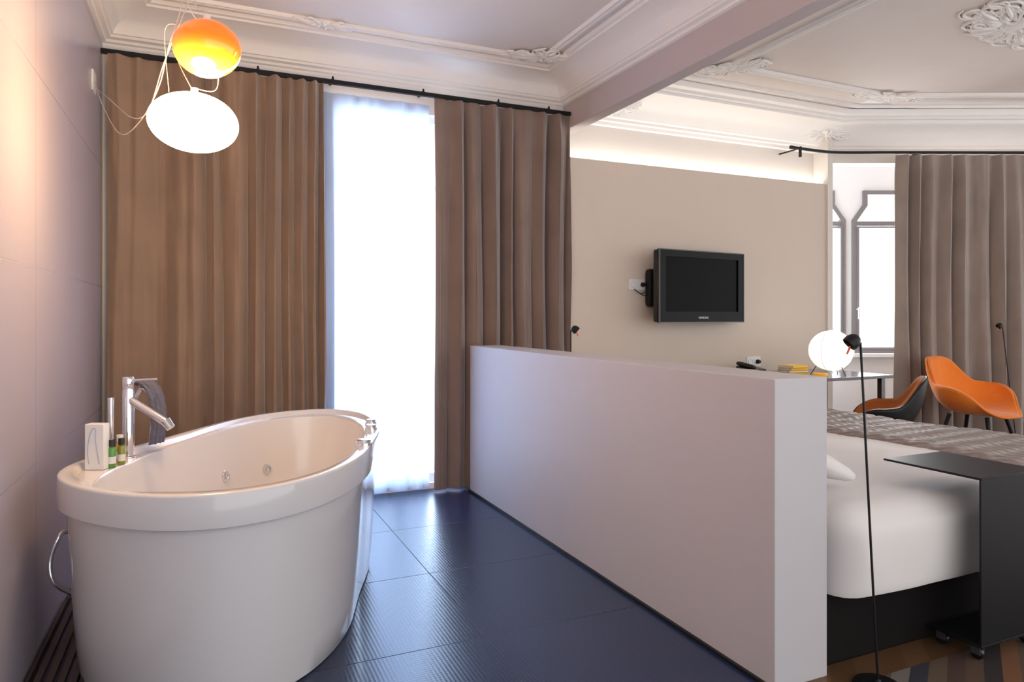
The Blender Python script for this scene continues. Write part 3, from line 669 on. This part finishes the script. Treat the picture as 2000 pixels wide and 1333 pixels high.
# floor lamps
def flamp(name, b, lean, hd, label, grp="slim black reading lamps"):
    b = Vector((b[0], b[1], 0)); r = root(name, tuple(b), label, "floor lamp", group=grp)
    tp = b+Vector((lean[0], lean[1], 1.10)); hd = Vector((hd[0], hd[1], 0)).normalized()
    part(r, "base", G_lathe([(.0001, .0025), (.072, .0025), (.075, .006), (.072, .012), (.012, .016), (.006, .03), (.0001, .03)], tuple(b)), M_black)
    part(r, "pole", G_tube([b+Vector((0, 0, .015)), b.lerp(tp, .4), b.lerp(tp, .95), tp+hd*.003+Vector((0, 0, .010)), tp+hd*.018+Vector((0, 0, .020))], .0038, 8, 8), M_black)
    hc = tp+hd*.028+Vector((0, 0, .018)); ax = (hd*.9+Vector((0, 0, -.8))).normalized()
    part(r, "lamp_head", disc(hc-ax*.016, ax, [(.0001, -.010), (.012, -.008), (.020, .001), (.025, .015), (.024, .030), (.021, .030), (.019, .02), (.0001, .012)]), M_black)
    part(r, "switch", G_cyl(hc+ax*.008+Vector((0, 0, -.01)), hc+ax*.022+Vector((0, 0, -.026)), .0035, .003, 10), M_orpl, label="orange pointer switch under the head")
flamp("floor_lamp", (1.985, 1.555), (-.052, .022), -RT, "slim black reading floor lamp beside bed and partition")
flamp("floor_lamp.001", (2.04, 3.70), (0, 0), RT, "slim black reading floor lamp behind the half wall")
flamp("floor_lamp.002", (6.33, 3.62), (-.12, .055), -RT, "slim black reading floor lamp beside orange armchair")

top("rug", G_box(1.92, 3.6, .7, 1.60, .0005, .0022), M_rug, "multicoloured striped flat rug beside the bed", "rug", smooth=False)

# ------------------------------------------------------------ lights, world, camera
def area(name, loc, rot, sx, sy, e, col):
    l = bpy.data.lights.new(name, 'AREA'); l.shape = 'RECTANGLE'; l.size = sx; l.size_y = sy; l.energy = e; l.color = col
    o = bpy.data.objects.new(name, l); COL.objects.link(o); o.location = loc; o.rotation_euler = rot; return o
area("window_daylight", (1.25, 5.3, 1.5), (math.radians(-90), 0, 0), 1.6, 2.8, 190, (.50, .70, 1))
a = area("bay_daylight", (0, 0, 0), (0, 0, 0), 3.0, 2.2, 260, (.93, .96, 1))
a.location = p0+dv*1.2+nv*.9+Vector((0, 0, 1.7)); a.rotation_euler = (-nv).to_track_quat('-Z', 'Y').to_euler()
w = bpy.data.worlds.new("w"); scene.world = w; w.use_nodes = True
w.node_tree.nodes["Background"].inputs[0].default_value = (.97, .97, .985, 1); w.node_tree.nodes["Background"].inputs[1].default_value = 1.85
cam = bpy.data.cameras.new("cam"); co_ = bpy.data.objects.new("camera", cam); COL.objects.link(co_)
co_.location = (0, 0, H); co_.rotation_euler = (math.radians(90), 0, -YAW)
UC, VC, ZM = 1000, 666.5, 1.0
cam.sensor_width = 36; cam.lens = F/2000*36*ZM; cam.shift_x = (UC-1000)/2000*ZM; cam.shift_y = (618-VC)/2000*ZM; cam.clip_start = .05
scene.camera = co_
scene.view_settings.view_transform = 'Standard'
for o in bpy.data.objects:
    if "_c" in o: del o["_c"]
